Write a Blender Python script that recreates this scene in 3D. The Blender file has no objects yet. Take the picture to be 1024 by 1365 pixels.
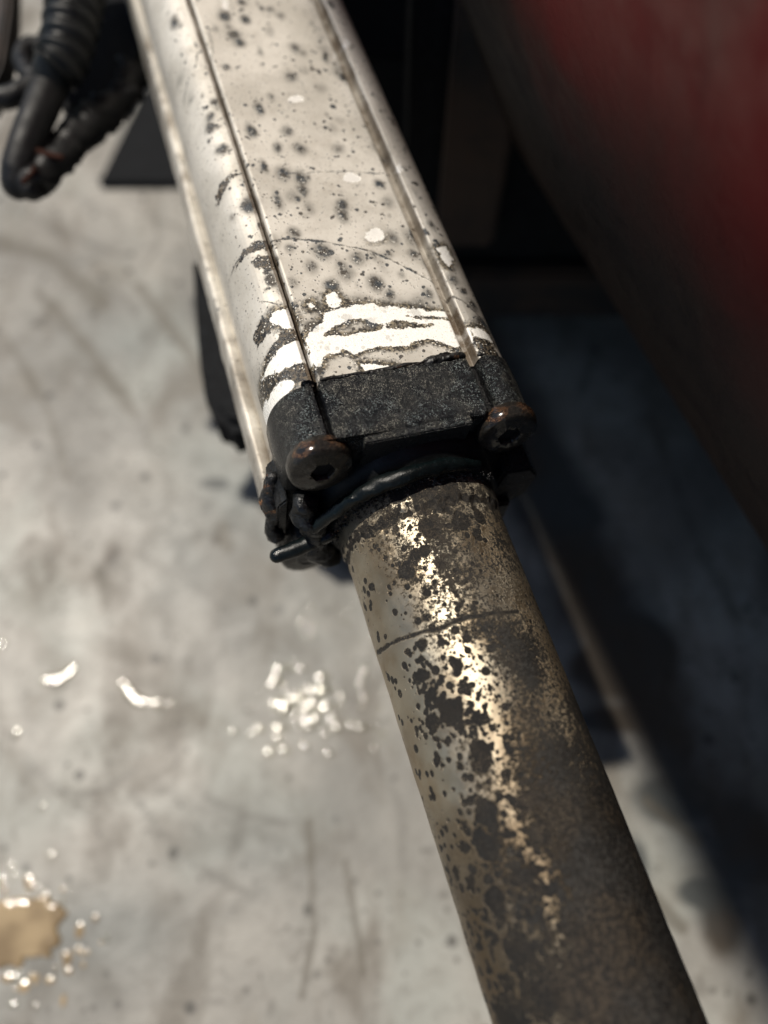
import bpy, bmesh, math, random
import numpy as np
from mathutils import Vector, Matrix
R = math.radians
sc = bpy.context.scene
C = sc.collection
# ---------------------------------------------------------------- camera
AZ, RO = R(17.4), R(9)                      # azimuth and roll of the actuator
cd = bpy.data.cameras.new('camera'); co = bpy.data.objects.new('camera', cd); C.objects.link(co)
co.location = (0, 0, .448); co.rotation_euler = (R(24), 0, 0)
cd.sensor_fit = 'HORIZONTAL'; cd.sensor_width = 36; cd.lens = 1050/1024*36
cd.clip_start = .01; cd.clip_end = 50
cd.dof.use_dof = True; cd.dof.focus_distance = .226; cd.dof.aperture_fstop = 5.6; cd.dof.aperture_blades = 0
sc.camera = co
# ---------------------------------------------------------------- sky and sun
A_AX = Vector((-math.sin(AZ), math.cos(AZ), 0)); S0 = Vector((math.cos(AZ), math.sin(AZ), 0)); Z0 = Vector((0, 0, 1))
SE, SL = .33, R(-15)
SUN = (A_AX*SE + math.sqrt(1-SE*SE)*(Z0*math.cos(SL) + S0*math.sin(SL))).normalized()
w = bpy.data.worlds.new('World'); sc.world = w; w.use_nodes = True
nt = w.node_tree; bg = nt.nodes['Background']
sky = nt.nodes.new('ShaderNodeTexSky'); sky.sky_type = 'NISHITA'; sky.sun_disc = False
sky.sun_elevation = math.asin(SUN.z); sky.sun_rotation = math.atan2(SUN.x, SUN.y)
nt.links.new(sky.outputs[0], bg.inputs[0]); bg.inputs[1].default_value = .075
ld = bpy.data.lights.new('sun', 'SUN'); ld.energy = 4.2; ld.angle = R(1.5); ld.color = (1, .93, .82)
lo = bpy.data.objects.new('sun', ld); C.objects.link(lo); lo.rotation_euler = SUN.to_track_quat('Z', 'Y').to_euler()
sc.view_settings.view_transform = 'Standard'; sc.view_settings.look = 'None'
sc.view_settings.exposure = 0.12; sc.view_settings.gamma = 1
rng = np.random.default_rng(7); random.seed(7)
# ---------------------------------------------------------------- traced wear, millimetres on the actuator (x across, y along)
CLEAN=[[(-26.3,24.5),(-26.3,35.8),(-21.0,39.6),(-18.4,42.7),(-13.7,44.0),(-8.4,44.7),(-4.5,44.4),(0.8,42.3),(6.2,40.7),(6.0,40.4),(13.0,38.4),(18.8,36.6),(20.0,35.1),(19.7,30.8),(23.4,30.2),(23.4,25.1),(19.5,24.3),(16.4,24.1),(13.7,25.9),(9.5,28.4),(5.4,28.5),(1.6,27.0),(2.8,26.9),(-1.1,27.4),(-9.4,28.4),(-13.8,26.7),(-14.9,27.7),(-16.8,28.6),(-20.9,28.9),(-23.3,27.7),(-24.6,25.4)],[(-13.1,23.2),(-5.9,21.3),(0.1,18.3),(-3.1,17.8),(-9.9,17.7),(-11.8,18.3)],[(-15.9,48.9),(-13.5,49.9),(-11.6,47.7),(-12.4,45.6),(-14.4,44.2),(-15.8,44.4),(-16.4,46.8)],[(-22.7,47.0),(-21.3,47.8),(-20.4,45.9),(-21.6,45.4)],[(-34.7,45.5),(-31.4,47.4),(-27.9,47.0),(-27.5,41.5),(-28.5,39.2),(-30.5,39.8),(-32.3,41.0),(-33.6,43.1)],[(-39.4,30.6),(-37.8,32.9),(-33.1,35.0),(-27.4,35.3),(-26.8,32.1),(-26.3,25.5),(-27.7,27.5),(-29.6,28.3),(-33.6,27.8),(-35.8,27.2),(-37.0,29.3)],[(-40.7,26.7),(-39.3,24.3),(-37.0,25.3),(-33.1,24.1),(-31.8,22.4),(-33.4,20.6),(-37.8,19.3),(-41.4,18.6)],[(23.3,30.1),(27.6,29.8),(29.1,28.0),(30.2,25.3),(26.6,26.2),(24.0,27.2)],[(24.4,62.9),(28.1,63.9),(28.9,58.9),(25.9,55.0),(24.2,57.5)],[(8.6,95.2),(7.4,93.6),(5.6,93.6),(3.6,93.8),(2.6,95.1),(3.1,96.7),(4.8,97.9),(6.9,98.2),(8.3,96.6)],[(8.9,69.8),(7.5,67.9),(5.6,67.8),(3.5,68.1),(2.6,69.7),(3.1,71.5),(5.0,72.9),(7.3,73.3),(8.6,71.5)],[(-0.1,134.7),(-1.0,133.7),(-2.6,133.7),(-4.3,133.8),(-5.2,134.7),(-5.0,135.7),(-3.6,136.4),(-1.8,136.6),(-0.5,135.6)],[(21.0,156.9),(19.8,154.3),(18.5,153.9),(17.2,154.0),(16.8,155.8),(17.6,158.3),(19.0,160.4),(20.6,161.2),(21.2,159.0)],[(25.3,163.8),(24.5,162.0),(23.5,161.8),(22.6,161.8),(22.3,163.1),(22.8,164.8),(23.9,166.2),(25.0,166.7),(25.4,165.3)],[(-14.2,188.7),(-15.1,185.9),(-15.9,185.4),(-16.6,185.5),(-16.7,187.4),(-16.1,190.0),(-15.1,192.3),(-14.2,193.2),(-14.0,191.0)],[(24.5,98.8),(23.7,97.3),(22.9,97.2),(22.0,97.3),(21.7,98.3),(22.2,99.7),(23.1,100.8),(24.2,101.2),(24.6,100.0)]]
ISLE=[[(-21.5,34.9),(-19.3,37.1),(-15.9,37.8),(-11.9,39.3),(-8.3,39.3),(-4.4,37.4),(-2.4,35.7),(-3.2,34.6),(-7.0,34.0),(-11.3,33.9),(-16.4,34.6)],[(-2.1,35.7),(1.1,36.4),(4.5,35.6),(4.3,35.4),(7.4,34.6),(12.8,33.1),(11.7,32.3),(7.6,32.8),(3.5,33.0),(3.5,32.4),(-0.6,33.4),(-2.3,34.8)],[(4.6,38.0),(6.0,37.7),(13.8,35.9),(19.5,33.8),(18.9,33.2),(12.6,35.0),(5.7,37.0)]]
DARK=[[(-39.0,32.3),(-37.7,35.0),(-34.7,37.1),(-32.5,40.2),(-30.6,39.4),(-26.0,37.7),(-26.5,36.0),(-31.7,35.2),(-36.3,33.5)],[(-41.5,27.7),(-39.9,30.3),(-37.4,29.0),(-36.6,26.7),(-30.5,27.6),(-28.0,27.6),(-26.7,23.9),(-27.9,20.4),(-31.3,21.9),(-35.7,24.8),(-38.0,24.0),(-39.6,25.6)],[(-38.6,45.8),(-35.8,47.1),(-34.3,45.9),(-34.1,42.3),(-36.2,40.9),(-39.0,41.0)],[(-39.6,70.5),(-35.7,73.5),(-31.3,74.8),(-27.0,73.7),(-25.3,71.4),(-28.5,70.9),(-32.9,71.1),(-36.7,70.8)],[(-34.1,68.4),(-31.8,69.5),(-27.6,68.3),(-26.2,65.2),(-27.2,62.4),(-30.4,62.9),(-33.6,64.9)],[(23.7,26.5),(28.2,25.7),(30.1,23.8),(30.7,18.7),(24.1,19.5),(23.5,22.5)],[(20.2,40.5),(23.0,37.3),(22.1,31.3),(19.5,30.3),(19.7,34.3),(20.1,37.9)],[(-26.6,20.9),(-21.7,19.9),(-11.9,17.9),(-2.8,17.8),(3.1,17.7),(7.6,19.3),(10.1,20.5),(15.1,18.3),(19.1,17.5),(23.9,19.0),(24.4,16.0),(18.2,15.3),(6.0,15.8),(-9.2,15.4),(-19.4,16.2),(-26.2,17.2)],[(-38.8,100.9),(-36.0,103.9),(-32.7,104.8),(-27.8,103.2),(-33.3,102.2),(-38.1,96.8)]]
SCR=[[(-40.1,71.9),(-30.6,73.4),(-22.4,73.4),(-11.2,70.7),(-0.6,65.6),(9.4,58.3),(18.5,48.2),(25.4,39.8),(31.2,31.9)],[(-14.3,100.3),(-0.6,99.6),(17.1,96.5)],[(-32.6,157.8),(-30.9,163.3),(-28.9,165.5)],[(-38.8,148.2),(-36.0,153.7),(-32.6,155.4)],[(-35.4,53.7),(-30.5,49.1)],[(-28.4,153.1),(-24.9,166.0),(-24.3,176.0)]]
BLOB=[(-32.2,116.2,2.4,0.8),(-31.7,126.1,1.2,0.6),(-29.5,89.7,3.0,1),(-16.9,181.5,2.7,1),(-16.1,170.8,2.7,0.9),(-11.9,92.2,2.1,0.8),(-15.6,90.4,2.8,0.5),(-12.4,66.5,3.2,0.9),(-8.4,59.7,2.5,0.6),(-0.1,51.4,2.7,1),(-8.1,56.7,3.2,0.6),(-17.4,61.2,2.2,0.6),(-2.9,61.9,2.8,0.7),(11.4,68.1,2.2,0.7),(16.2,67.4,2.2,0.6),(15.2,60.5,1.9,0.9),(-2.2,80.9,2.1,0.8),(4.9,109.9,2.5,0.6),(-7.8,110.7,2.5,0.8),(-20.3,89.1,2.1,0.7),(-21.3,104.7,1.4,0.9),(-14.7,89.3,1.4,0.9),(3.1,46.4,2.1,0.8),(14.7,44.6,2.1,0.6),(-19.4,45.4,3.5,0.6),(-7.2,43.8,4.5,0.5),(10.7,40.0,4.6,0.5),(33.9,77.3,2.5,0.6),(18.0,109.4,2.3,0.4),(7.2,139.8,3.2,0.4),(16.8,149.4,2.7,0.5),(13.9,160.9,2.8,0.4),(15.6,147.1,1.6,0.7),(25.2,49.5,2.4,0.7),(26.0,73.4,1.5,0.8),(21.0,107.2,2.1,0.9),(-30.3,138.2,2.0,0.8),(-32.8,132.5,2.0,0.7),(-33.1,181.3,1.6,0.5),(-30.9,62.6,1.1,0.9),(-35.3,122.9,0.7,0.9),(-28.8,80.7,1.1,0.8),(-22.2,69.6,1.8,0.6),(-27.8,66.0,2.2,0.8),(-24.5,56.5,2.2,0.5),(28.5,39.8,2.4,0.8),(28.9,32.3,2.8,0.8)]
RBLOB=[(126.8,-34.0,3.5),(118.0,-31.1,2.6),(110.1,-30.9,2.3),(139.1,-62.0,3.3),(137.2,-67.5,5.1),(129.4,-73.8,8.4),(113.7,-78.2,5.1),(144.2,-74.6,5.8),(137.2,-58.2,2.3),(137.1,-34.9,1.2),(143.1,-54.6,1.9),(143.8,-62.3,3.3),(118.8,-41.9,2.1),(112.5,-40.3,1.4),(130.1,-37.9,1.2),(124.3,-48.0,2.1),(132.8,-54.7,2.6),(115.6,-63.5,2.1),(116.9,-61.6,1.4),(81.0,-25.0,4.7),(89.8,-19.4,2.8),(104.3,-24.7,3.7),(119.5,-85.1,3.3),(122.4,-88.4,3.3),(127.7,-99.6,4.7),(103.3,-107.4,5.8),(136.6,-103.9,3.7),(134.4,-106.8,4.7),(119.3,-115.5,5.6),(140.6,-118.2,7.0),(136.8,-129.2,10.5),(131.9,-138.2,14.0),(158.2,-143.1,14.0),(104.8,-127.2,7.0),(164.1,-109.5,1.6),(140.6,-94.3,1.2),(146.0,-85.1,1.2),(145.1,-78.4,0.9),(134.8,-86.6,1.4),(144.0,-100.3,1.9),(149.4,-105.2,2.3),(142.7,-15.8,1.9),(142.7,-23.1,1.2),(138.7,-27.6,0.9),(155.9,-33.4,1.2),(142.6,-37.3,1.2),(115.2,-11.9,4.2),(79.8,-14.0,5.6),(100.5,-13.1,4.7),(65.1,-24.3,3.3)]
RLINE=[(-178.1,-49.3),(142.5,-50.7),(118.8,-52.4),(98.9,-52.1),(64.8,-53.6)]

# ---------------------------------------------------------------- helpers
def link(name, me, mat=None, parent=None, smooth=False):
    o = bpy.data.objects.new(name, me); C.objects.link(o)
    if mat: me.materials.append(mat)
    if parent: o.parent = parent
    if smooth:
        me.polygons.foreach_set('use_smooth', [True]*len(me.polygons))
    return o
def pyd(name, v, f, mat=None, parent=None, smooth=False):
    me = bpy.data.meshes.new(name); me.from_pydata([tuple(map(float, p)) for p in v], [], [tuple(map(int, q)) for q in f]); me.update()
    return link(name, me, mat, parent, smooth)
def fromfn(name, fill, mat=None, parent=None, smooth=False):
    bm = bmesh.new(); fill(bm); me = bpy.data.meshes.new(name); bm.to_mesh(me); bm.free()
    return link(name, me, mat, parent, smooth)
def tag(o, label, cat, group=None, kind=None):
    o['label'] = label; o['category'] = cat
    if group: o['group'] = group
    if kind: o['kind'] = kind
    return o
def struct(o, label=None):
    o['kind'] = 'structure'
    if label: o['label'] = label
    return o
def autosmooth(o, ang=35):
    me = o.data
    me.polygons.foreach_set('use_smooth', [True]*len(me.polygons))
    bm = bmesh.new(); bm.from_mesh(me)
    for e in bm.edges:
        if len(e.link_faces) == 2 and e.calc_face_angle(0) > R(ang): e.smooth = False
    bm.to_mesh(me); bm.free()
def grid_mesh(name, P, mat, parent, wrap=False):
    """P: (rows, cols, 3) array -> quad sheet"""
    n, m = P.shape[:2]; me = bpy.data.meshes.new(name)
    idx = np.arange(n*m).reshape(n, m)
    if wrap: idx = np.concatenate([idx, idx[:, :1]], 1)
    q = np.stack([idx[:-1, :-1], idx[:-1, 1:], idx[1:, 1:], idx[1:, :-1]], -1).reshape(-1, 4)
    me.vertices.add(n*m); me.vertices.foreach_set('co', P.reshape(-1).astype('f'))
    me.loops.add(q.size); me.loops.foreach_set('vertex_index', q.reshape(-1).astype('i'))
    me.polygons.add(len(q)); me.polygons.foreach_set('loop_start', np.arange(0, q.size, 4, dtype='i'))
    me.polygons.foreach_set('use_smooth', np.ones(len(q), bool))
    me.update(calc_edges=True); me.validate()
    return link(name, me, mat, parent)
def attr(o, name, vals):
    a = o.data.attributes.new(name, 'FLOAT', 'POINT'); a.data.foreach_set('value', np.asarray(vals, 'f').reshape(-1))
def vnoise(x, y, s, seed=0):
    r = np.random.default_rng(seed).random((256, 256)); x = x/s+100; y = y/s+100
    i = np.floor(x).astype(int); j = np.floor(y).astype(int); fx = x-i; fy = y-j
    fx = fx*fx*(3-2*fx); fy = fy*fy*(3-2*fy); g = lambda a, b: r[a % 256, b % 256]
    return (g(i, j)*(1-fx)+g(i+1, j)*fx)*(1-fy)+(g(i, j+1)*(1-fx)+g(i+1, j+1)*fx)*fy
def fnoise(x, y, s, seed=0, o=4):
    t = 0; a = .5
    for k in range(o): t = t+a*(vnoise(x, y, s/2**k, seed+k)-.5); a *= .5
    return t
def sdf_poly(x, y, poly):
    d = np.full(x.shape, 1e9); ins = np.zeros(x.shape, bool); n = len(poly)
    for i in range(n):
        ax, ay = poly[i]; bx, by = poly[(i+1) % n]
        ex, ey = bx-ax, by-ay; px, py = x-ax, y-ay
        t = np.clip((px*ex+py*ey)/(ex*ex+ey*ey+1e-12), 0, 1)
        d = np.minimum(d, np.hypot(px-ex*t, py-ey*t))
        if ay != by:
            c = ((ay > y) != (by > y)) & (x < (bx-ax)*(y-ay)/(by-ay)+ax); ins ^= c
    return np.where(ins, -d, d)
def dist_line(x, y, pts):
    d = np.full(x.shape, 1e9)
    for (ax, ay), (bx, by) in zip(pts[:-1], pts[1:]):
        ex, ey = bx-ax, by-ay; px, py = x-ax, y-ay
        t = np.clip((px*ex+py*ey)/(ex*ex+ey*ey+1e-12), 0, 1)
        d = np.minimum(d, np.hypot(px-ex*t, py-ey*t))
    return d
def circles(x, y, cs):
    """min over circles of (distance - r); sorted by y for speed"""
    d = np.full(x.shape, 9.0); ys = y[:, 0]
    for cx, cy, r in cs:
        a = np.searchsorted(ys, cy-r-1.2); b = np.searchsorted(ys, cy+r+1.2)
        if b <= a: continue
        d[a:b] = np.minimum(d[a:b], np.hypot(x[a:b]-cx, y[a:b]-cy)-r)
    return d
# ---- node helpers
class N:
    def __init__(s, name):
        s.m = bpy.data.materials.new(name); s.m.use_nodes = True; s.t = s.m.node_tree
        s.b = s.t.nodes['Principled BSDF']; s.out = s.t.nodes['Material Output']
        s.co = s.t.nodes.new('ShaderNodeTexCoord').outputs['Object']
    def set(s, i, v):
        if hasattr(v, 'is_output') or isinstance(v, bpy.types.NodeSocket): s.t.links.new(v, i)
        else: i.default_value = v
    def noise(s, scale, detail=4, rough=.55, dist=0, vec=None, stretch=None):
        n = s.t.nodes.new('ShaderNodeTexNoise'); v = vec or s.co
        if stretch:
            mp = s.t.nodes.new('ShaderNodeMapping'); mp.inputs['Scale'].default_value = stretch[0]; mp.inputs['Rotation'].default_value = stretch[1]
            s.t.links.new(v, mp.inputs[0]); v = mp.outputs[0]
        s.t.links.new(v, n.inputs['Vector']); n.inputs['Scale'].default_value = scale
        n.inputs['Detail'].default_value = detail; n.inputs['Roughness'].default_value = rough; n.inputs['Distortion'].default_value = dist
        return n.outputs[0]
    def vor(s, scale, feat='F1'):
        n = s.t.nodes.new('ShaderNodeTexVoronoi'); n.feature = feat; s.t.links.new(s.co, n.inputs['Vector']); n.inputs['Scale'].default_value = scale
        return n.outputs[0], (n.outputs[1] if feat != 'DISTANCE_TO_EDGE' else None)
    def math(s, op, a, b=0.0, c=0.0):
        n = s.t.nodes.new('ShaderNodeMath'); n.operation = op
        for i, v in enumerate((a, b, c)): s.set(n.inputs[i], v)
        return n.outputs[0]
    def ramp(s, v, a, b, lo=0.0, hi=1.0):
        n = s.t.nodes.new('ShaderNodeMapRange'); n.interpolation_type = 'SMOOTHSTEP'
        s.set(n.inputs[0], v)
        if a > b: a, b, lo, hi = b, a, hi, lo
        for i, q in zip((1, 2, 3, 4), (a, b, lo, hi)): n.inputs[i].default_value = q
        return n.outputs[0]
    def mix(s, f, a, b):
        n = s.t.nodes.new('ShaderNodeMix'); n.data_type = 'RGBA'
        s.set(n.inputs[0], f)
        for i, v in ((6, a), (7, b)):
            s.set(n.inputs[i], (*v, 1) if isinstance(v, tuple) and len(v) == 3 else v)
        return n.outputs[2]
    def mixf(s, f, a, b):
        n = s.t.nodes.new('ShaderNodeMix'); n.data_type = 'FLOAT'
        s.set(n.inputs[0], f); s.set(n.inputs[2], a); s.set(n.inputs[3], b)
        return n.outputs[0]
    def attr(s, name):
        n = s.t.nodes.new('ShaderNodeAttribute'); n.attribute_name = name; return n.outputs['Fac']
    def bump(s, h, strength=.3, dist=.001, normal=None):
        n = s.t.nodes.new('ShaderNodeBump'); s.set(n.inputs['Height'], h); n.inputs['Strength'].default_value = strength; n.inputs['Distance'].default_value = dist
        if normal: s.t.links.new(normal, n.inputs['Normal'])
        return n.outputs[0]
    def sep(s, v=None):
        n = s.t.nodes.new('ShaderNodeSeparateXYZ'); s.t.links.new(v or s.co, n.inputs[0]); return n.outputs
    def fin(s, **k):
        for a, v in k.items():
            a = a.replace('_', ' ')
            if isinstance(v, tuple) and len(v) == 3: v = (*v, 1)
            s.set(s.b.inputs[a], v)
        return s.m
MAX = lambda n, *a: a[0] if len(a) == 1 else n.math('MAXIMUM', a[0], MAX(n, *a[1:]))
# ---------------------------------------------------------------- materials
def mat_body():
    n = N('dirty_lacquered_aluminium')
    nf = n.noise(900, 5, .65); nm = n.noise(260, 4); nl = n.noise(45, 4); nvf = n.noise(3200, 3, .7)
    jit = n.math('ADD', n.math('ADD', n.math('MULTIPLY', n.math('SUBTRACT', nf, .5), 2.2), n.math('MULTIPLY', n.math('SUBTRACT', nvf, .5), 1.0)), n.math('MULTIPLY', n.math('SUBTRACT', nm, .5), 2.2))
    cs = n.math('ADD', n.attr('clean'), jit); clean = n.ramp(cs, .08, -.08)
    ds = n.math('ADD', n.attr('dark'), n.math('MULTIPLY', jit, 1.25)); dark = n.ramp(ds, .12, -.12)
    vg, vgc = n.vor(1700); spk = n.math('MULTIPLY', n.ramp(n.sep(vgc)[0], .35, .8), n.ramp(nf, .35, .6))
    ring = n.math('MULTIPLY', n.ramp(n.math('ADD', n.attr('clean'), n.math('MULTIPLY', jit, 1.6)), 3.4, .7), n.ramp(n.attr('edge'), 0, .8))
    spots = n.ramp(n.math('ADD', n.attr('spot'), n.math('MULTIPLY', jit, .28)), .05, -.12)
    halo = n.attr('halo')
    hb = n.ramp(n.math('ADD', halo, n.math('MULTIPLY', n.math('SUBTRACT', nf, .5), 1.0)), .42, .78)
    line = n.ramp(n.math('ADD', n.attr('line'), n.math('MULTIPLY', jit, .55)), .55, .1)
    d, c = n.vor(620); tiny = n.math('MULTIPLY', n.ramp(d, .28, .16), n.ramp(n.sep(c)[0], .86, .9))
    d2, c2 = n.vor(1500); tiny2 = n.math('MULTIPLY', n.ramp(d2, .4, .25), n.ramp(n.sep(c2)[0], .88, .93))
    film = n.mix(n.ramp(nl, .35, .65), (.53, .50, .44), (.70, .665, .595))
    film = n.mix(n.math('MULTIPLY', n.ramp(nf, .5, .72), .35), film, (.33, .28, .215))
    film = n.mix(n.math('MULTIPLY', n.ramp(n.noise(70, 5, .7), .52, .75), .3), film, (.30, .26, .2))
    film = n.mix(n.math('MULTIPLY', n.ramp(halo, .02, .6), .75), film, (.17, .16, .14))
    col = n.mix(ring, film, n.mix(spk, (.022, .019, .015), (.30, .25, .17)))
    col = n.mix(clean, col, (.93, .91, .85))
    col = n.mix(dark, col, n.mix(n.math('MULTIPLY', spk, .7), (.014, .014, .014), (.20, .155, .10)))
    dk = MAX(n, n.math('MULTIPLY', spots, .96), hb, line, n.math('MULTIPLY', tiny, .9), n.math('MULTIPLY', tiny2, .75))
    dk = n.math('MULTIPLY', dk, n.math('SUBTRACT', 1, n.math('MULTIPLY', clean, .7)))
    col = n.mix(dk, col, n.mix(n.ramp(nm, .4, .6), (.035, .042, .048), (.06, .05, .038)))
    glint_fk = n.math('MULTIPLY', n.math('MULTIPLY', n.ramp(d2, .42, .3), n.ramp(n.sep(c2)[1], .80, .85)), n.ramp(MAX(n, halo, dark, ring), .35, .6)); col = n.mix(glint_fk, col, (.75, .72, .64))  # pale flecks paint wet glints into the dark spots
    gr = n.attr('groove'); col = n.mix(n.math('MULTIPLY', gr, n.ramp(nm, .15, .55, .45, 1)), col, (.12, .09, .06))
    allk = MAX(n, dk, dark, n.math('MULTIPLY', ring, .8))
    h = n.math('ADD', n.math('MULTIPLY', allk, .8), n.math('MULTIPLY', nvf, n.mixf(allk, .12, 1.3)))
    h = n.math('ADD', h, n.math('MULTIPLY', clean, -.3))
    return n.fin(Base_Color=col, Metallic=n.mixf(allk, .3, 0.0), Roughness=n.mixf(allk, n.mixf(clean, .5, .3), n.mixf(spk, .25, .55)),
                 Normal=n.bump(h, .45, .0004), Specular_IOR_Level=.5)
def mat_rod():
    n = N('corroded_chromed_steel')
    nf = n.noise(800, 5, .65); nm = n.noise(220, 5, .6); nl = n.noise(40, 5, .6); nvf = n.noise(2600, 4, .75)
    jit = n.math('ADD', n.math('MULTIPLY', n.math('SUBTRACT', nf, .5), 1.3), n.math('MULTIPLY', n.math('SUBTRACT', nm, .5), 1.8))
    spot = n.ramp(n.math('ADD', n.attr('spot'), n.math('MULTIPLY', jit, .3)), .06, -.1)
    big = n.ramp(n.math('ADD', n.attr('dark'), n.math('MULTIPLY', jit, 1.9)), .2, -.2)
    line = n.ramp(n.math('ADD', n.attr('line'), n.math('MULTIPLY', jit, .9)), .85, .35)
    mot = n.attr('mottle')
    mt = n.ramp(n.math('ADD', n.math('ADD', n.math('MULTIPLY', nf, .55), n.math('MULTIPLY', nvf, .45)), n.math('MULTIPLY', n.math('SUBTRACT', mot, .5), .28)), .46, .545)
    d2, c2 = n.vor(1000); tiny = n.math('MULTIPLY', n.math('MULTIPLY', n.ramp(d2, .42, .3), n.ramp(n.sep(c2)[0], .40, .46)), n.ramp(n.attr('fine'), .15, .6))
    dk = MAX(n, spot, big, line, mt, n.math('MULTIPLY', tiny, .92))
    met = n.mix(n.ramp(nl, .4, .62), (.43, .385, .30), (.34, .27, .18))
    met = n.mix(n.math('MULTIPLY', n.attr('brown'), .85), met, (.13, .095, .06))
    dc = n.mix(n.ramp(nvf, .42, .68), (.010, .0095, .009), n.mix(n.ramp(nm, .4, .6), (.034, .027, .020), (.022, .021, .020)))
    col = n.mix(dk, met, dc)
    fl = n.math('MULTIPLY', n.ramp(nvf, .60, .66), n.ramp(n.noise(90, 4), .45, .62))
    col = n.mix(n.math('MULTIPLY', fl, .85), col, (.50, .40, .26))
    dc2 = n.ramp(n.math('ADD', n.math('MULTIPLY', nf, .5), n.math('MULTIPLY', nvf, .5)), .46, .56)
    col = n.mix(n.math('MULTIPLY', n.math('MULTIPLY', dc2, mot), .65), col, n.mix(n.ramp(nl, .42, .58), (.080, .062, .043), (.058, .055, .050)))
    h = n.math('ADD', n.math('MULTIPLY', dk, .7), n.math('MULTIPLY', nvf, n.mixf(dk, .25, 1.4)))
    return n.fin(Base_Color=col, Metallic=n.mixf(dk, .92, .15), Roughness=n.mixf(dk, n.ramp(nm, .3, .7, .36, .50), n.mixf(big, .5, .62)), Normal=n.bump(h, .6, .00045), Specular_IOR_Level=.28)
def mat_black(name='oily_black_cast_metal', c=(.013, .014, .014), grit=1.0, rough=(.22, .5), sc_=1700, rust=0.0):
    n = N(name); nv = n.noise(sc_, 4, .75); nm = n.noise(150, 4)
    d, cc = n.vor(sc_*.9)
    col = n.mix(n.ramp(nv, .45, .75), c, tuple(q*3.2+.012 for q in c))
    if rust:
        rm = n.math('MULTIPLY', n.ramp(n.noise(170, 5, .65), .62-.25*rust, .70-.25*rust), n.ramp(nv, .3, .55)); col = n.mix(rm, col, n.mix(n.ramp(nv, .4, .65), (.16, .055, .02), (.36, .2, .09)))
    h = n.math('ADD', n.math('MULTIPLY', n.ramp(d, 0, .6, 1, 0), n.math('MULTIPLY', n.ramp(nm, .3, .6, .35, 1), 1.0)), n.math('MULTIPLY', nv, .8))
    return n.fin(Base_Color=col, Roughness=n.ramp(nm, .35, .65, rough[0], rough[1]), Normal=n.bump(h, .55*grit, .0005), Specular_IOR_Level=.5)
def mat_cap():
    n = N('gritty_oily_cap'); nf = n.noise(2600, 2, .7); nm = n.noise(110, 4); nb = n.noise(420, 3); d, cc = n.vor(2000); d3, c3 = n.vor(3200)
    r1, r2 = n.sep(cc)[0], n.sep(c3)[1]
    top = n.ramp(n.sep()[2], .027, .036)
    g = MAX(n, n.math('MULTIPLY', n.ramp(r1, .55, .95), n.ramp(d, .55, .25)), n.math('MULTIPLY', n.ramp(r2, .5, .9), n.ramp(d3, .6, .3)))
    g = n.math('MULTIPLY', g, n.ramp(nb, .38, .56, .12, 1)); g = n.math('MULTIPLY', g, n.math('MULTIPLY', n.mixf(top, .12, 1.0), n.ramp(n.sep()[1], -.0022, -.0014, .08, 1)))
    col = n.mix(g, (.0025, .003, .0035), n.mix(n.ramp(nm, .4, .6), (.17, .20, .198), (.25, .24, .20)))  # pale grit with painted sparkle, dimmed below the top and on the unlit front
    col = n.mix(n.attr('gut'), col, (.003, .003, .0035))
    h = n.math('ADD', n.math('MULTIPLY', r1, .9), n.math('ADD', n.math('MULTIPLY', nf, .8), n.math('MULTIPLY', r2, .5)))
    return n.fin(Base_Color=col, Roughness=n.ramp(nm, .35, .6, .16, .32), Normal=n.bump(h, 1.0, .0006), Coat_Weight=.04, Coat_Roughness=.08, Coat_Normal=n.bump(n.math('ADD', nb, n.math('MULTIPLY', nf, .5)), 1.0, .0012), Specular_IOR_Level=.5)
def mat_screw():
    n = N('rusty_zinc_screw'); nv = n.noise(1500, 4, .7); nm = n.noise(140, 4)
    ax = n.attr('rim')
    col = n.mix(n.ramp(n.math('ADD', ax, n.math('MULTIPLY', n.math('SUBTRACT', nm, .5), 2.6)), .70, .95), n.mix(n.ramp(nv, .4, .7), (.006, .0055, .005), (.045, .037, .027)), n.mix(n.ramp(nv, .4, .62), (.030, .013, .007), (.16, .085, .042)))
    col = n.mix(n.ramp(nm, .56, .62), col, (.006, .007, .008))
    return n.fin(Base_Color=col, Metallic=.5, Coat_Weight=.7, Coat_Roughness=.14, Roughness=n.ramp(nm, .4, .6, .42, .22), Normal=n.bump(n.math('ADD', nv, n.math('MULTIPLY', nm, 3)), .8, .0008), Specular_IOR_Level=.35)
def mat_rubber(name='wet_black_rubber', c=(.004, .005, .0055), r=.35):
    n = N(name); nv = n.noise(900, 4, .7); nm = n.noise(90, 3)
    return n.fin(Base_Color=n.mix(n.ramp(nv, .5, .8), c, tuple(q*3 for q in c)), Roughness=n.ramp(nm, .35, .7, r, r+.3), Normal=n.bump(nv, .5, .0003), Specular_IOR_Level=.3)
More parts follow.
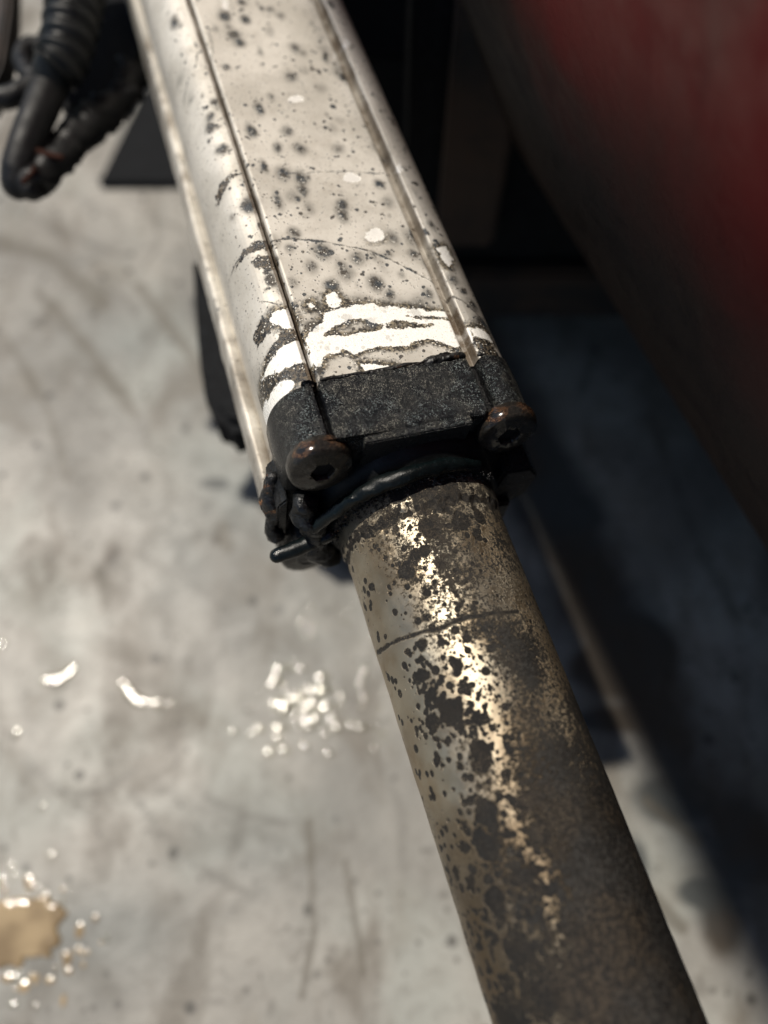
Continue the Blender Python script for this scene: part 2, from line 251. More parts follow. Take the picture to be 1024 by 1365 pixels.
def mat_floor():
    n = N('stained_painted_concrete')
    a = n.noise(5.5, 6, .6, .6); b = n.noise(22, 6, .62, .4); st = n.noise(14, 5, .6, .5, stretch=((2.0, .8, 1), (0, 0, R(52)))); f = n.noise(130, 5, .6); g = n.noise(11, 4, .5, .3)
    col = n.mix(n.ramp(a, .36, .64), (.165, .160, .146), (.325, .31, .28))
    col = n.mix(n.math('MULTIPLY', n.ramp(g, .48, .66), .65), col, (.285, .295, .27))
    col = n.mix(n.math('MULTIPLY', n.ramp(b, .50, .70), .42), col, (.17, .15, .12))
    col = n.mix(n.math('MULTIPLY', n.ramp(st, .50, .66), .75), col, (.12, .105, .085))
    col = n.mix(n.math('MULTIPLY', n.ramp(n.noise(38, 5, .65, 1.2), .64, .74), .8), col, (.055, .05, .042))
    col = n.mix(n.math('MULTIPLY', n.ramp(f, .50, .68), .3), col, (.12, .11, .095))
    col = n.mix(n.math('MULTIPLY', n.ramp(n.noise(75, 6, .7, 1.5), .56, .70), .6), col, (.11, .10, .085))
    d, c = n.vor(55); sp = n.math('MULTIPLY', n.ramp(d, .22, .1), n.ramp(n.sep(c)[0], .55, .62)); col = n.mix(n.math('MULTIPLY', sp, .8), col, (.045, .042, .038))
    d, c = n.vor(140); sp = n.math('MULTIPLY', n.ramp(d, .3, .15), n.ramp(n.sep(c)[1], .72, .78)); col = n.mix(n.math('MULTIPLY', sp, .75), col, (.08, .075, .065))
    col = n.mix(n.math('MULTIPLY', n.attr('cool'), .8), col, n.mix(n.ramp(b, .35, .65), (.20, .215, .205), (.115, .125, .12)))
    oil = n.attr('oil'); oil_shade = n.ramp(n.math('ADD', oil, n.math('MULTIPLY', n.math('SUBTRACT', b, .5), .9)), .2, .8)  # oil stains together with the shade painted beside the red machine
    col = n.mix(n.math('MULTIPLY', oil_shade, .93), col, n.mix(n.ramp(g, .4, .6), (.06, .045, .032), (.05, .055, .055)))
    col = n.mix(n.math('MULTIPLY', n.attr('scuff'), .75), col, (.085, .08, .07))
    dr = n.attr('drag'); col = n.mix(n.math('MULTIPLY', n.ramp(n.math('ADD', dr, n.math('MULTIPLY', n.math('SUBTRACT', b, .5), 1.2)), .35, .9), .7), col, (.10, .09, .072))
    return n.fin(Base_Color=col, Roughness=n.ramp(b, .35, .7, .42, .62), Normal=n.bump(n.math('ADD', f, n.math('MULTIPLY', b, 2)), .25, .0015), Specular_IOR_Level=.35)
def mat_panel():
    n = N('grimy_shaded_red_paint'); a = n.noise(9, 6, .6, .5); b = n.noise(60, 5, .65); st = n.noise(20, 5, .6, stretch=((1, 1, .15), (0, 0, 0)))
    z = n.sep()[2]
    g = n.ramp(n.math('ADD', z, n.math('MULTIPLY', n.math('SUBTRACT', a, .5), .16)), .07, .22, 1, 0)  # red sinks to near black downward: shade painted into the paint colour
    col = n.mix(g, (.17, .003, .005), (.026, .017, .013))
    col = n.mix(n.math('MULTIPLY', n.ramp(st, .5, .7), .6), col, (.012, .009, .008))
    return n.fin(Base_Color=col, Roughness=n.ramp(b, .3, .7, .4, .65), Normal=n.bump(b, .2, .002), Specular_IOR_Level=.25)
def mat_rustframe():
    n = N('rusty_dark_steel'); a = n.noise(14, 6, .6, .4); b = n.noise(90, 5, .7)
    col = n.mix(n.ramp(a, .42, .62), (.010, .009, .009), (.045, .026, .017)); col = n.mix(n.math('MULTIPLY', n.ramp(b, .6, .72), .4), col, (.07, .03, .015))
    return n.fin(Base_Color=col, Roughness=.7, Normal=n.bump(b, .4, .002))
def mat_water():
    n = N('clear_water'); t = n.t
    tr = t.nodes.new('ShaderNodeBsdfTransparent'); tr.inputs[0].default_value = (.93, .93, .9, 1); gl = t.nodes.new('ShaderNodeBsdfGlossy'); gl.inputs['Roughness'].default_value = .09
    fr = t.nodes.new('ShaderNodeFresnel'); fr.inputs[0].default_value = 1.68; mx = t.nodes.new('ShaderNodeMixShader')
    t.links.new(fr.outputs[0], mx.inputs[0]); t.links.new(tr.outputs[0], mx.inputs[1]); t.links.new(gl.outputs[0], mx.inputs[2]); t.links.new(mx.outputs[0], n.out.inputs[0]); t.nodes.remove(n.b)
    return n.m
def mat_oil():
    n = N('amber_oil'); a = n.noise(60, 4)
    return n.fin(Base_Color=n.mix(n.ramp(a, .35, .65), (.33, .25, .145), (.20, .145, .08)), Roughness=.12, Coat_Weight=.5, Coat_Roughness=.05)
M = dict(body=mat_body(), rod=mat_rod(), cap=mat_cap(), face=mat_black('oily_black_face', (.0035, .004, .0045), .8, (.3, .55), 900), capr=mat_black('oily_black_rusty', (.006, .006, .006), .8, (.25, .55), 900, .10),
         screw=mat_screw(), rubber=mat_rubber(), bead=mat_rubber('dark_teal_sealant', (.0025, .0045, .005), .16), plastic=mat_rubber('black_plastic', (.005, .005, .0055), .4), floor=mat_floor(), panel=mat_panel(), frame=mat_rustframe(), water=mat_water(), oil=mat_oil())
def mat_simple(name, c, r):
    n = N(name); b = n.noise(300, 4, .6); return n.fin(Base_Color=n.mix(n.ramp(b, .4, .7), c, tuple(q*1.8 for q in c)), Roughness=r, Normal=n.bump(b, .2, .0005), Specular_IOR_Level=.12)
M['dark'] = mat_simple('dull_black_steel', (.007, .0075, .0085), .8); M['buffer'] = mat_black('rusty_black_rubber', (.004, .004, .004), .15, (.6, .85), 300, .05); M['redwire'] = mat_simple('rusty_red_clip', (.022, .008, .005), .8)
# ---------------------------------------------------------------- floor
def px(x, y, z):                      # where the traced outline of a part lies on a horizontal plane in the place
    cp, sp_ = math.cos(R(66)), math.sin(R(66)); u_, v_ = (x-512)/1050, (682.5-y)/1050
    d = Vector((u_, cp+v_*sp_, -sp_+v_*cp)); t = (z-.448)/d.z; return (d.x*t, d.y*t)
far = np.array([1, 2, 4, 8, 14.]); gx, gy = np.meshgrid(np.concatenate([-.45-far[::-1], np.arange(-.45, .45, .0025), .45+far]), np.concatenate([-.18-far[::-1], np.arange(-.18, .78, .0025), .78+far]))
P = np.stack([gx, gy, 0*gx], -1)
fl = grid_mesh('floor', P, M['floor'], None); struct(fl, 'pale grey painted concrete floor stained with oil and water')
# oil stain plus painted shade: darkens the lit strip between the two shadows
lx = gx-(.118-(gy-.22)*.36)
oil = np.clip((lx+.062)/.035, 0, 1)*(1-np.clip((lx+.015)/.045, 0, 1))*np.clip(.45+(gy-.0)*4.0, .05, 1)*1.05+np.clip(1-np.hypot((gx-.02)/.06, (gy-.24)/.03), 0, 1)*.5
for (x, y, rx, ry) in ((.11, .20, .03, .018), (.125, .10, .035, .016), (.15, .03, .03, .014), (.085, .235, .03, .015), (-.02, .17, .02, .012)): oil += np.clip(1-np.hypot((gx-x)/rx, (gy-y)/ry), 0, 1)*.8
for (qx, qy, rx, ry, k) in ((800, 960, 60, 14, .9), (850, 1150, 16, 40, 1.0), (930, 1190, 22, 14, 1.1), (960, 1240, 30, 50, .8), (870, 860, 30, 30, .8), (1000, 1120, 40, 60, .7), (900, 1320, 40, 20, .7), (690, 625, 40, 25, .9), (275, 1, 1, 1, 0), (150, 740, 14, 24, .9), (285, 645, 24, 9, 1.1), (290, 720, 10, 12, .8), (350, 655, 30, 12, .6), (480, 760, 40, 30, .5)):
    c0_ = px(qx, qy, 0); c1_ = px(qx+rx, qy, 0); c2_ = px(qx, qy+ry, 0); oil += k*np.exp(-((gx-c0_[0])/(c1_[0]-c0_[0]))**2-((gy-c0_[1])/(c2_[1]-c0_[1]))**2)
drag = np.zeros_like(gx)
for pts, wd in ((((-.245, .37), (-.205, .325), (-.165, .27)), .010), (((-.175, .375), (-.12, .30), (-.06, .22)), .009), (((-.30, .42), (-.24, .40), (-.2, .36)), .014), (((-.10, .19), (-.095, .175)), .008), (((-.17, .16), (-.165, .14)), .007), (((-.26, .33), (-.22, .27), (-.20, .22)), .005), (((-.13, .36), (-.10, .33), (-.075, .30)), .006), (((-.08, .21), (-.06, .185)), .007), (((-.04, .02), (-.035, -.03), (-.04, -.06)), .004), (((-.02, .00), (-.01, -.05)), .004), (((.12, -.0), (.15, -.03)), .007), (((.14, .03), (.165, .01)), .006)):
    drag = np.maximum(drag, np.clip(1-dist_line(gx, gy, pts)/wd, 0, 1)*1.15)
cool = np.zeros_like(gx)
for (x, y, rx, ry, k) in ((-.085, .225, .06, .05, .9), (-.03, .13, .05, .035, .7), (-.07, .015, .05, .03, .5), (-.15, -.035, .06, .03, .6), (-.17, .33, .05, .03, .6), (-.12, .17, .03, .03, .4)): cool = np.maximum(cool, k*np.exp(-((gx-x)/rx)**2-((gy-y)/ry)**2))
cool = np.clip(cool*(1+fnoise(gx*1000, gy*1000, 60, 15)*2), 0, 1)
scf = np.zeros_like(gx); rs = np.random.default_rng(12)
for _ in range(110):
    x, y = rs.uniform(-.36, .22), rs.uniform(-.12, .6); a = -.75+rs.normal(0, .45); L_ = rs.uniform(.012, .11); wd = rs.uniform(.0012, .0045); k = rs.uniform(.35, 1.0); cv_ = rs.normal(0, .012)
    pts = [(x+math.cos(a)*L_*t-math.sin(a)*cv_*math.sin(t*3.1), y+math.sin(a)*L_*t+math.cos(a)*cv_*math.sin(t*3.1)) for t in np.linspace(0, 1, 5)]
    scf = np.maximum(scf, k*np.clip(1-dist_line(gx, gy, pts)/wd, 0, 1)*np.clip(.75+fnoise(gx*1000, gy*1000, 9, 45)*3, 0, 1))
attr(fl, 'scuff', scf)
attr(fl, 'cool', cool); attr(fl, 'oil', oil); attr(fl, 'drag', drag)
# ---------------------------------------------------------------- the actuator
ORG = Vector((0.0069834, 0.10955181, .22))
act = bpy.data.objects.new('linear_actuator', None); C.objects.link(act); act.empty_display_size = .05
act.location = ORG; act.rotation_euler = (0, RO, AZ); act.rotation_mode = 'XYZ'
# rotation: first roll about the local long axis, then the azimuth
act.rotation_mode = 'QUATERNION'; act.rotation_quaternion = (Matrix.Rotation(AZ, 3, 'Z') @ Matrix.Rotation(RO, 3, 'Y')).to_quaternion()
tag(act, 'speckled aluminium actuator with black end cap and corroded steel rod above the floor', 'actuator')
def arc(cx, cz, r, a0, a1, n):
    return [(cx+r*math.cos(R(a)), cz+r*math.sin(R(a))) for a in np.linspace(a0, a1, n)]
TOP = .0385
def section(xl, xr, top, gd=.0026, wide=0.0):
    """closed outline, clockwise from lower left seen from the rod side"""
    L_ = []
    L_ += [(xl+.002, -.006), (xl+.002, .010), (xl+.0017, .0140), (xl+.0004, .0155), (xl, .0175), (xl, .0215)]
    L_ += [(xl+.0125-.0125*math.cos(t)**.9, .0215+(top-.0008-.0215)*math.sin(t)**1.0) for t in np.linspace(.12, math.pi/2, 14)]
    L_ += [(-.0288-wide, top-.0006), (-.02845-wide, top-.0012), (-.0281-wide, top-gd), (-.0272, top-gd), (-.0269, top-.001), (-.0265, top-.0002), (-.026, top)]
    L_ += [(.0, top+.0002), (.0176, top), (.0180, top-.0002), (.0184, top-.0008), (.0200-wide*.8, top-gd*1.25), (.0216+wide*.3, top-gd*1.3), (.0222+wide*.3, top-.0014), (.0228+wide*.3, top-.0008)]
    L_ += [(xr-.0125+.0125*math.sin(t)**.9, .0215+(top-.0006-.0215)*math.cos(t)) for t in np.linspace(.12, math.pi/2, 14)]
    L_ += [(xr, .0175), (xr-.0004, .0155), (xr-.002, .014), (xr-.002, -.006)]
    L_ += [(xr, -.008), (xr, -.028), (xr-.004, -.037), (xr-.011, -.041), (xl+.011, -.041), (xl+.004, -.037), (xl, -.028), (xl, -.008)]
    return L_
def resample(poly, step, closed=True):
    p = np.array(poly+([poly[0]] if closed else []), float); seg = np.hypot(*np.diff(p, axis=0).T); out = []
    for i, l in enumerate(seg):
        k = max(1, int(round(l/step(p[i], p[i+1]))))
        for j in range(k): out.append(p[i]+(p[i+1]-p[i])*j/k)
    return np.array(out)
bs = section(-.0405, .0355, TOP, .0034, .0006)
sec_ = resample(bs, lambda a, b: .00030 if max(a[1], b[1]) > .01 else .004)
ys = [.0192]
while ys[-1] < .24: ys.append(ys[-1]+.00038+max(0, ys[-1]-.06)*.0022)
ys = np.array(ys+[.3, .4, .5]); X, Y = np.meshgrid(sec_[:, 0], ys); Zs = np.broadcast_to(sec_[:, 1], X.shape)
P = np.stack([X, Y, Zs], -1)
body = grid_mesh('body_profile', P, M['body'], act, wrap=True)
# surface coordinate across: unroll the shoulders a little so that spots stay round
dl = np.hypot(np.diff(sec_[:, 0]), np.diff(sec_[:, 1])); s_ = np.concatenate([[0], np.cumsum(dl)])
k0 = int(np.argmin(np.abs(sec_[:, 0]-0)+(sec_[:, 1] < .03)*9)); s_ = (s_-s_[k0])*1000
U = np.broadcast_to(s_, X.shape); xm, ym = X*1000, Y*1000
wx = xm+fnoise(xm, ym, 5, 3)*2.0; wy = ym+fnoise(xm, ym, 5, 13)*2.0
act_rows = ym < 245
cl = np.full(X.shape, 9.0)
for p in CLEAN: cl = np.minimum(cl, sdf_poly(wx, wy, p))
isl = np.full(X.shape, 9.0)
for p in ISLE: isl = np.minimum(isl, sdf_poly(wx, wy, p))
cl = np.maximum(cl, -isl)
side = Zs < .012
cl[side] = 9
dk = np.full(X.shape, 9.0)
for p in DARK: dk = np.minimum(dk, sdf_poly(wx, wy, p))
dk[side & (ym > 25)] = 9
ln = np.full(X.shape, 9.0)
for i, p in enumerate(SCR):
    d = dist_line(wx, wy, p)*(1.0 if i == 0 else 1.6 if i == 1 else 2.2); ln = np.minimum(ln, d)
# random spots, denser towards the wet end; x in unrolled mm, y in mm
cs = []
for _ in range(2600):
    y = 18+215*rng.random()**1.25; x = rng.uniform(-45, 42); r = .16+.55*rng.random()**5
    cs.append((x, y, r))
for _ in range(120):
    y = 22+200*rng.random()**1.3; x = rng.uniform(-44, 40); r = .6+1.0*rng.random()**2
    for k in range(3): cs.append((x+rng.normal(0, r*.7), y+rng.normal(0, r*.8), r*rng.uniform(.3, .8)))
sp = circles(U+fnoise(xm, ym, 1.5, 31)*.6, ym, cs)
halo = np.zeros(X.shape)
bl = [(x, y, r, s) for x, y, r, s in BLOB]
for _ in range(34): bl.append((rng.uniform(-38, 34), 25+180*rng.random()**1.3, rng.uniform(1.2, 2.8), rng.uniform(.7, 1.0)))
for _ in range(90): bl.append((rng.uniform(-40, 36), 20+190*rng.random()**1.2, rng.uniform(.7, 2.6), rng.uniform(.25, .6)))
for x, y, r, s in bl:
    el_ = 1.0 if r > 2.2 else rng.uniform(.45, 1.1)
    halo = np.maximum(halo, s*np.exp(-((wx-x)**2+((wy-y)*.8*el_)**2)/(r*r)*1.1))
halo += np.clip(fnoise(xm, ym, 12, 51)*1.2+.05, 0, .35)*np.clip((75-ym)/60, 0, 1)*.8
edge = np.clip(.35+(75-ym)/60+fnoise(xm, ym, 8, 99)*1.5, .15, 1)
gro = (((X > .0182) & (X < .0226)) | ((X > -.0290) & (X < -.0269))) & (Zs > .03)
gv = np.where(gro, np.clip(.62+np.clip((60-ym)/60, 0, 1)*.3+fnoise(xm, ym, 6, 77)*1.4, 0, 1), 0)
gv = np.where(side, np.clip(.12+fnoise(ym, xm, 9, 88)*.7, 0, 1), gv)
for k, v in (('clean', cl), ('dark', dk), ('line', ln), ('spot', sp), ('halo', halo), ('edge', edge), ('groove', gv)): attr(body, k, v)
# side rail: a thin flange running along the lower left of the profile
rl = [(-.0386, -.0055), (-.0402, -.0045), (-.0424, -.0042), (-.0434, -.0050), (-.0436, -.0075), (-.0434, -.020), (-.0386, -.020)]
rsec = resample(rl, lambda a, b: .0008); ry = np.concatenate([np.linspace(.004, .24, 260), [.3, .4, .5]])
RX = np.broadcast_to(rsec[:, 0], (len(ry), len(rsec))).copy(); RX += np.clip((ry[:, None]-.02)/.2, 0, 1)*.0022; RX += (fnoise(ry[:, None]*1000, RX*1000, 7, 5)*.0007)
P = np.stack([RX, np.broadcast_to(ry[:, None], RX.shape), np.broadcast_to(rsec[:, 1], RX.shape)+fnoise(ry[:, None]*1000, RX*1000, 9, 9)*.0006], -1)
rail = grid_mesh('guide_rail', P, M['body'], act, wrap=True)
attr(rail, 'clean', np.full(RX.shape, 9.)); attr(rail, 'dark', 1.2-np.clip((22-P[..., 1]*1000)/8, 0, 1)+fnoise(P[..., 1]*1000, RX*1000, 5, 3)*3); attr(rail, 'line', np.full(RX.shape, 9.)); attr(rail, 'edge', np.zeros(RX.shape)); attr(rail, 'groove', np.clip(.25+fnoise(P[..., 1]*1000, RX*1000, 8, 8)*1.5, 0, 1))
attr(rail, 'spot', circles(RX*1000, P[..., 1]*1000, [(-41+rng.uniform(-3, 3), rng.uniform(5, 230), rng.uniform(.2, .7)) for _ in range(60)])); attr(rail, 'halo', np.clip(fnoise(P[..., 1]*1000, RX*1000, 14, 2)*1.6, 0, .5))
# end cap: extrusion of nearly the same outline, rounded at both ends, gritty relief
cs_ = np.array(resample(section(-.0412, .0362, TOP+.0004, .0042, .0016), lambda a, b: .0009))
cen = np.array([-.002, 0.0]); rows = []
prof = [(.0202, -.0016), (.0199, -.0004), (.0192, 0), (.0150, .0002), (.010, .0002), (.005, .0001), (.0018, 0), (.0007, -.0004), (.0001, -.0011), (0, -.0022)]
def inset(p, d):
    n = len(p); t = np.roll(p, -1, 0)-np.roll(p, 1, 0); nn = np.stack([-t[:, 1], t[:, 0]], 1); nn /= np.linalg.norm(nn, axis=1)[:, None]+1e-9
    return p+nn*d
yy = np.interp(np.linspace(0, 1, 40), np.linspace(0, 1, len(prof)), [q[0] for q in prof]); oo = np.interp(np.linspace(0, 1, 40), np.linspace(0, 1, len(prof)), [q[1] for q in prof])
v = []; nC = len(cs_)
for y, o in zip(yy, oo):
    q = inset(cs_, o)
    for i, (x, z) in enumerate(q):
        j = fnoise(np.array([[x*1000+z*700]]), np.array([[y*1000]]), 3, 19)[0, 0]*.0004 if False else 0
        v.append((x, y, z))
f = [(a*nC+i, a*nC+(i+1) % nC, (a+1)*nC+(i+1) % nC, (a+1)*nC+i) for a in range(len(yy)-1) for i in range(nC)]
f.append(tuple((len(yy)-1)*nC+i for i in range(nC))); f.append(tuple(reversed(range(nC))))
cap = pyd('end_cap', v, f, M['cap'], act); bmx = bmesh.new(); bmx.from_mesh(cap.data); bmesh.ops.recalc_face_normals(bmx, faces=bmx.faces); bmesh.ops.triangulate(bmx, faces=[q for q in bmx.faces if len(q.verts) > 4]); bmx.to_mesh(cap.data); bmx.free(); autosmooth(cap, 40)
cv = np.array([q.co[:] for q in cap.data.vertices]); attr(cap, 'gut', ((((cv[:, 0] > -.0302) & (cv[:, 0] < -.0270)) | ((cv[:, 0] > .0183) & (cv[:, 0] < .0222))) & (cv[:, 2] > .02)).astype(float))
def prism(name, poly, y0, y1, mat, parent, bev=.0006, seg=2):
    """polygon in the local x-z plane extruded along local y"""
    def fill(bm):
        vs = [bm.verts.new((x, y0, z)) for x, z in poly]; fc = bm.faces.new(vs)
        r = bmesh.ops.extrude_face_region(bm, geom=[fc]); bmesh.ops.translate(bm, vec=(0, y1-y0, 0), verts=[e for e in r['geom'] if isinstance(e, bmesh.types.BMVert)])
        bmesh.ops.recalc_face_normals(bm, faces=bm.faces)
        if bev: bmesh.ops.bevel(bm, geom=list(bm.edges), offset=bev, segments=seg, affect='EDGES', clamp_overlap=True)
    o = fromfn(name, fill, mat, parent); autosmooth(o, 40); return o
# raised pad of the cap, overhanging the face, notched round the screw heads
pad = [(-.0262, .0386), (-.0262, .0405-.0012), (.0174, .0393), (.0174, .0386)]
prism('cap_pad', [(-.0195, TOP+.0004), (.0122, TOP+.0004), (.0122, .022), (-.0195, .022)], .0006, -.0026, M['cap'], act, .0004)
# thick dirt bead where the cap meets the profile
def blobtube(name, pts, rad, mat, parent, amp=.35, seed=1, nseg=14, sub=6):
    """lumpy tube through points"""
    pts = [Vector(p) for p in pts]; path = []
    for i in range(len(pts)-1):
        p0 = pts[max(i-1, 0)]; p1 = pts[i]; p2 = pts[i+1]; p3 = pts[min(i+2, len(pts)-1)]
        for k in range(sub):
            t = k/sub; path.append(.5*((2*p1)+(p2-p0)*t+(2*p0-5*p1+4*p2-p3)*t*t+(3*p1-p0-3*p2+p3)*t**3))
    path.append(pts[-1]); n = len(path); rr = np.random.default_rng(seed); v = []; up = Vector((.3, .1, 1)).normalized()
    rads = rad if callable(rad) else (lambda t: rad)
    # round ends: add extra rings
    t0 = (path[1]-path[0]).normalized(); t1 = (path[-1]-path[-2]).normalized(); r0, r1 = rads(0), rads(1); st = []
    for a in (80, 55, 30): st.append((path[0]-t0*r0*math.sin(R(a)), t0, r0*math.cos(R(a)), 0))
    for i, p in enumerate(path): st.append((p, (path[min(i+1, n-1)]-path[max(i-1, 0)]).normalized(), rads(i/(n-1)), i/(n-1)))
    for a in (30, 55, 80): st.append((path[-1]+t1*r1*math.sin(R(a)), t1, r1*math.cos(R(a)), 1))
    for p, t, r, q in st:
        u_ = t.cross(up).normalized(); w_ = u_.cross(t)
        for k in range(nseg):
            a = 2*math.pi*k/nseg; e = 1+amp*(fnoise(np.array([p.x*1000+60*math.cos(a)*.05]), np.array([p.z*1000+p.y*700+math.sin(a)*3]), 2.5, seed)[0])
            v.append(p+(u_*math.cos(a)+w_*math.sin(a))*r*e)
    m = len(st); f = [(a*nseg+i, a*nseg+(i+1) % nseg, (a+1)*nseg+(i+1) % nseg, (a+1)*nseg+i) for a in range(m-1) for i in range(nseg)]
    f.append(tuple(range(nseg))); f.append(tuple((m-1)*nseg+i for i in reversed(range(nseg))))
    o = pyd(name, v, f, mat, parent, True)
    bm = bmesh.new(); bm.from_mesh(o.data); bmesh.ops.recalc_face_normals(bm, faces=bm.faces); bm.to_mesh(o.data); bm.free(); return o
dirtpts = [(x, .0203, TOP-.0002) for x in (-.0255, -.015, -.004, .004)]+[(.008, .0208, TOP+.0003), (.012, .0208, TOP+.0004), (.0175, .0203, TOP-.0002)]
blobtube('dirt_bead', dirtpts, lambda t: .0007+.0006*max(0, math.sin((t-.45)*5)) , M['capr'], act, 2.2, 5)
blobtube('dirt_bead', [(.0232, .0203, TOP-.0008), (.029, .0203, .0355), (.0335, .0203, .0305), (.0358, .0203, .024)], .0007, M['capr'], act, 2.5, 6)
# screws with domed heads and hex sockets
def lathe(name, prof, mat, parent, n=32, loc=(0, 0, 0), hexr=0):
    v = []; 
    for r, y in prof:
        for k in range(n):
            a_ = 360*k/n; q_ = r*(math.cos(R(30))/math.cos(R((a_ % 60)-30))*1.08 if hexr and r < hexr else 1); v.append((q_*math.cos(R(a_)), y+(random.uniform(-1, 1)*.00012 if hexr else 0), q_*math.sin(R(a_))))
    m = len(prof); f = [(a*n+i, a*n+(i+1) % n, (a+1)*n+(i+1) % n, (a+1)*n+i) for a in range(m-1) for i in range(n)]
    f.append(tuple(range(n))) if prof[0][0] > 0 else None
    f.append(tuple((m-1)*n+i for i in reversed(range(n))))
    o = pyd(name, v, [q for q in f if q], mat, parent); bm = bmesh.new(); bm.from_mesh(o.data); bmesh.ops.recalc_face_normals(bm, faces=bm.faces); bm.to_mesh(o.data); bm.free(); autosmooth(o, 50); o.location = loc; return o
def screw(x, z, first, s=1.0):
    if first is None:
        pr = [(.0100, .0015), (.0105, 0), (.0108, -.0006), (.0108, -.0022), (.0106, -.0032), (.0101, -.0043), (.0094, -.0046), (.0080, -.0049), (.0062, -.0051), (.0048, -.0052), (.0040, -.0052), (.0038, -.0049), (.0037, -.0030)]
        o = lathe('screw', pr, M['screw'], act, 48, hexr=.0045)
        o.scale = (.88, .9, .88); co_ = np.array([v_.co[:] for v_ in o.data.vertices]); rr_ = np.hypot(co_[:, 0], co_[:, 2])
        attr(o, 'rim', np.clip((rr_-.0092)/.0010, 0, 1)*np.clip(.35+co_[:, 2]*70, 0, 1))
        hx = [(.0036*math.cos(R(60*k)), .0036*math.sin(R(60*k))) for k in range(6)]
        h = prism('hex_socket', hx, -.0029, -.0035, M['dark'], o, 0)
        hi = [(.0012*math.cos(R(60*k)), .0012*math.sin(R(60*k))) for k in range(6)]
    else:
        o = first.copy(); C.objects.link(o)
        for ch in first.children: c = ch.copy(); C.objects.link(c); c.parent = o
    o.location = (x, 0, z); o.rotation_euler = (-.14+random.uniform(-.05, .05), 0, random.uniform(-.06, .06)); return o
s1 = screw(-.0315, .0305, None); s1.rotation_euler = (-.16, 0, 0)
for x, z in ((.0255, .0300), (-.0315, -.0290), (.0260, -.0290)): screw(x, z, s1)
# lower flange blocks, side lugs
prism('screw_boss', [(-.0412, -.012), (-.0412, -.030), (-.036, -.0405), (-.026, -.042), (-.018, -.040), (-.015, -.028), (-.016, -.012)], .002, -.0012, M['face'], act, .0008)
prism('flange_block', [(-.034, -.002), (-.0385, -.006), (-.0385, -.020), (-.035, -.0245), (-.020, -.026), (-.012, -.020), (-.012, .0)], .001, -.008, M['face'], act, .0015, 3)
lug = prism('mounting_lug', [(.026, .018), (.0355, .0165), (.0400, .0105), (.0395, -.001), (.033, -.007), (.024, -.006)], .004, -.010, M['cap'], act, .0009, 2)
prism('mounting_lug', [(.022, .002), (.0325, .000), (.0335, -.010), (.028, -.018), (.020, -.012)], -.002, -.013, M['face'], act, .0009, 2)
blobtube('retaining_clip', [(-.0425, .006, .014), (-.0440, .003, .008), (-.0432, 0, .003), (-.0445, -.002, -.0025), (-.0435, -.003, -.006)], lambda t: .0024-.0006*math.cos(t*9), M['capr'], act, 1.4, 8)
prism('mounting_bracket', [(-.0402, .016), (-.0432, .012), (-.0428, -.012), (-.0400, -.02)], .012, -.003, M['face'], act, .0006)
# wiper collar round the rod and the peeled sealing bead
col_pr = [(.0252, -.0095), (.0262, -.0102), (.0275, -.0100), (.0283, -.0092), (.0286, -.0075), (.0300, -.0062), (.0318, -.0048), (.0328, -.0030), (.0330, .001)]
def lathe_open(name, prof, mat, parent, n=96, amp=0, seed=3):
    v = []
    for j, (r, y) in enumerate(prof):
        for k in range(n):
            a = 2*math.pi*k/n; e = amp*fnoise(np.array([math.cos(a)*12+y*900]), np.array([math.sin(a)*12]), 2.2, seed)[0]
            v.append(((r+e)*math.cos(a), y+e*.8, (r+e)*math.sin(a)))
    m = len(prof); f = [(a*n+i, a*n+(i+1) % n, (a+1)*n+(i+1) % n, (a+1)*n+i) for a in range(m-1) for i in range(n)]
    o = pyd(name, v, f, mat, parent, True); bm = bmesh.new(); bm.from_mesh(o.data); bmesh.ops.recalc_face_normals(bm, faces=bm.faces); bm.to_mesh(o.data); bm.free(); return o
lathe_open('wiper_collar', col_pr, M['rubber'], act, 120, .0016)
def ringpt(a, r, y): return (r*math.cos(R(a)), y, r*math.sin(R(a)))
bead = [ringpt(58, .0283, -.0085), ringpt(75, .0290, -.0090), ringpt(88, .0294, -.0090), ringpt(102, .0297, -.0092), ringpt(118, .0302, -.0094), ringpt(134, .0312, -.0096), ringpt(148, .0325, -.0098), (-.0340, -.0104, .0090)]
blobtube('sealing_bead', bead, lambda t: .0018+.0007*math.sin(t*3.1), M['bead'], act, .7, 11, 16, 8)
blobtube('bead_stub', [(-.028, -.010, .0015), (-.034, -.0105, -.0008), (-.040, -.011, -.0022), (-.0452, -.0115, -.0030)], lambda t: .0021+.0004*math.sin(t*3), M['bead'], act, .4, 12, 16, 6)
blobtube('grease_smear', [(-.036, -.0050, .014), (-.034, -.0075, .007), (-.0325, -.0085, 0), (-.031, -.009, -.010), (-.027, -.009, -.018)], lambda t: .0042, M['face'], act, 1.5, 14, 14, 6)
# small pebbly dirt caught at the collar
def grit(bm):
    for _ in range(520):
        a = R(random.uniform(40, 190)); r = .0255+random.random()**2*.0035; y = -.0100-random.random()**1.5*.0018
        s = random.uniform(.00012, .00042)
        bmesh.ops.create_icosphere(bm, subdivisions=1, radius=s, matrix=Matrix.Translation((r*math.cos(a), y, r*math.sin(a))))
go = fromfn('caked_grit', grit, M['capr'], act, True); go['kind'] = 'stuff'
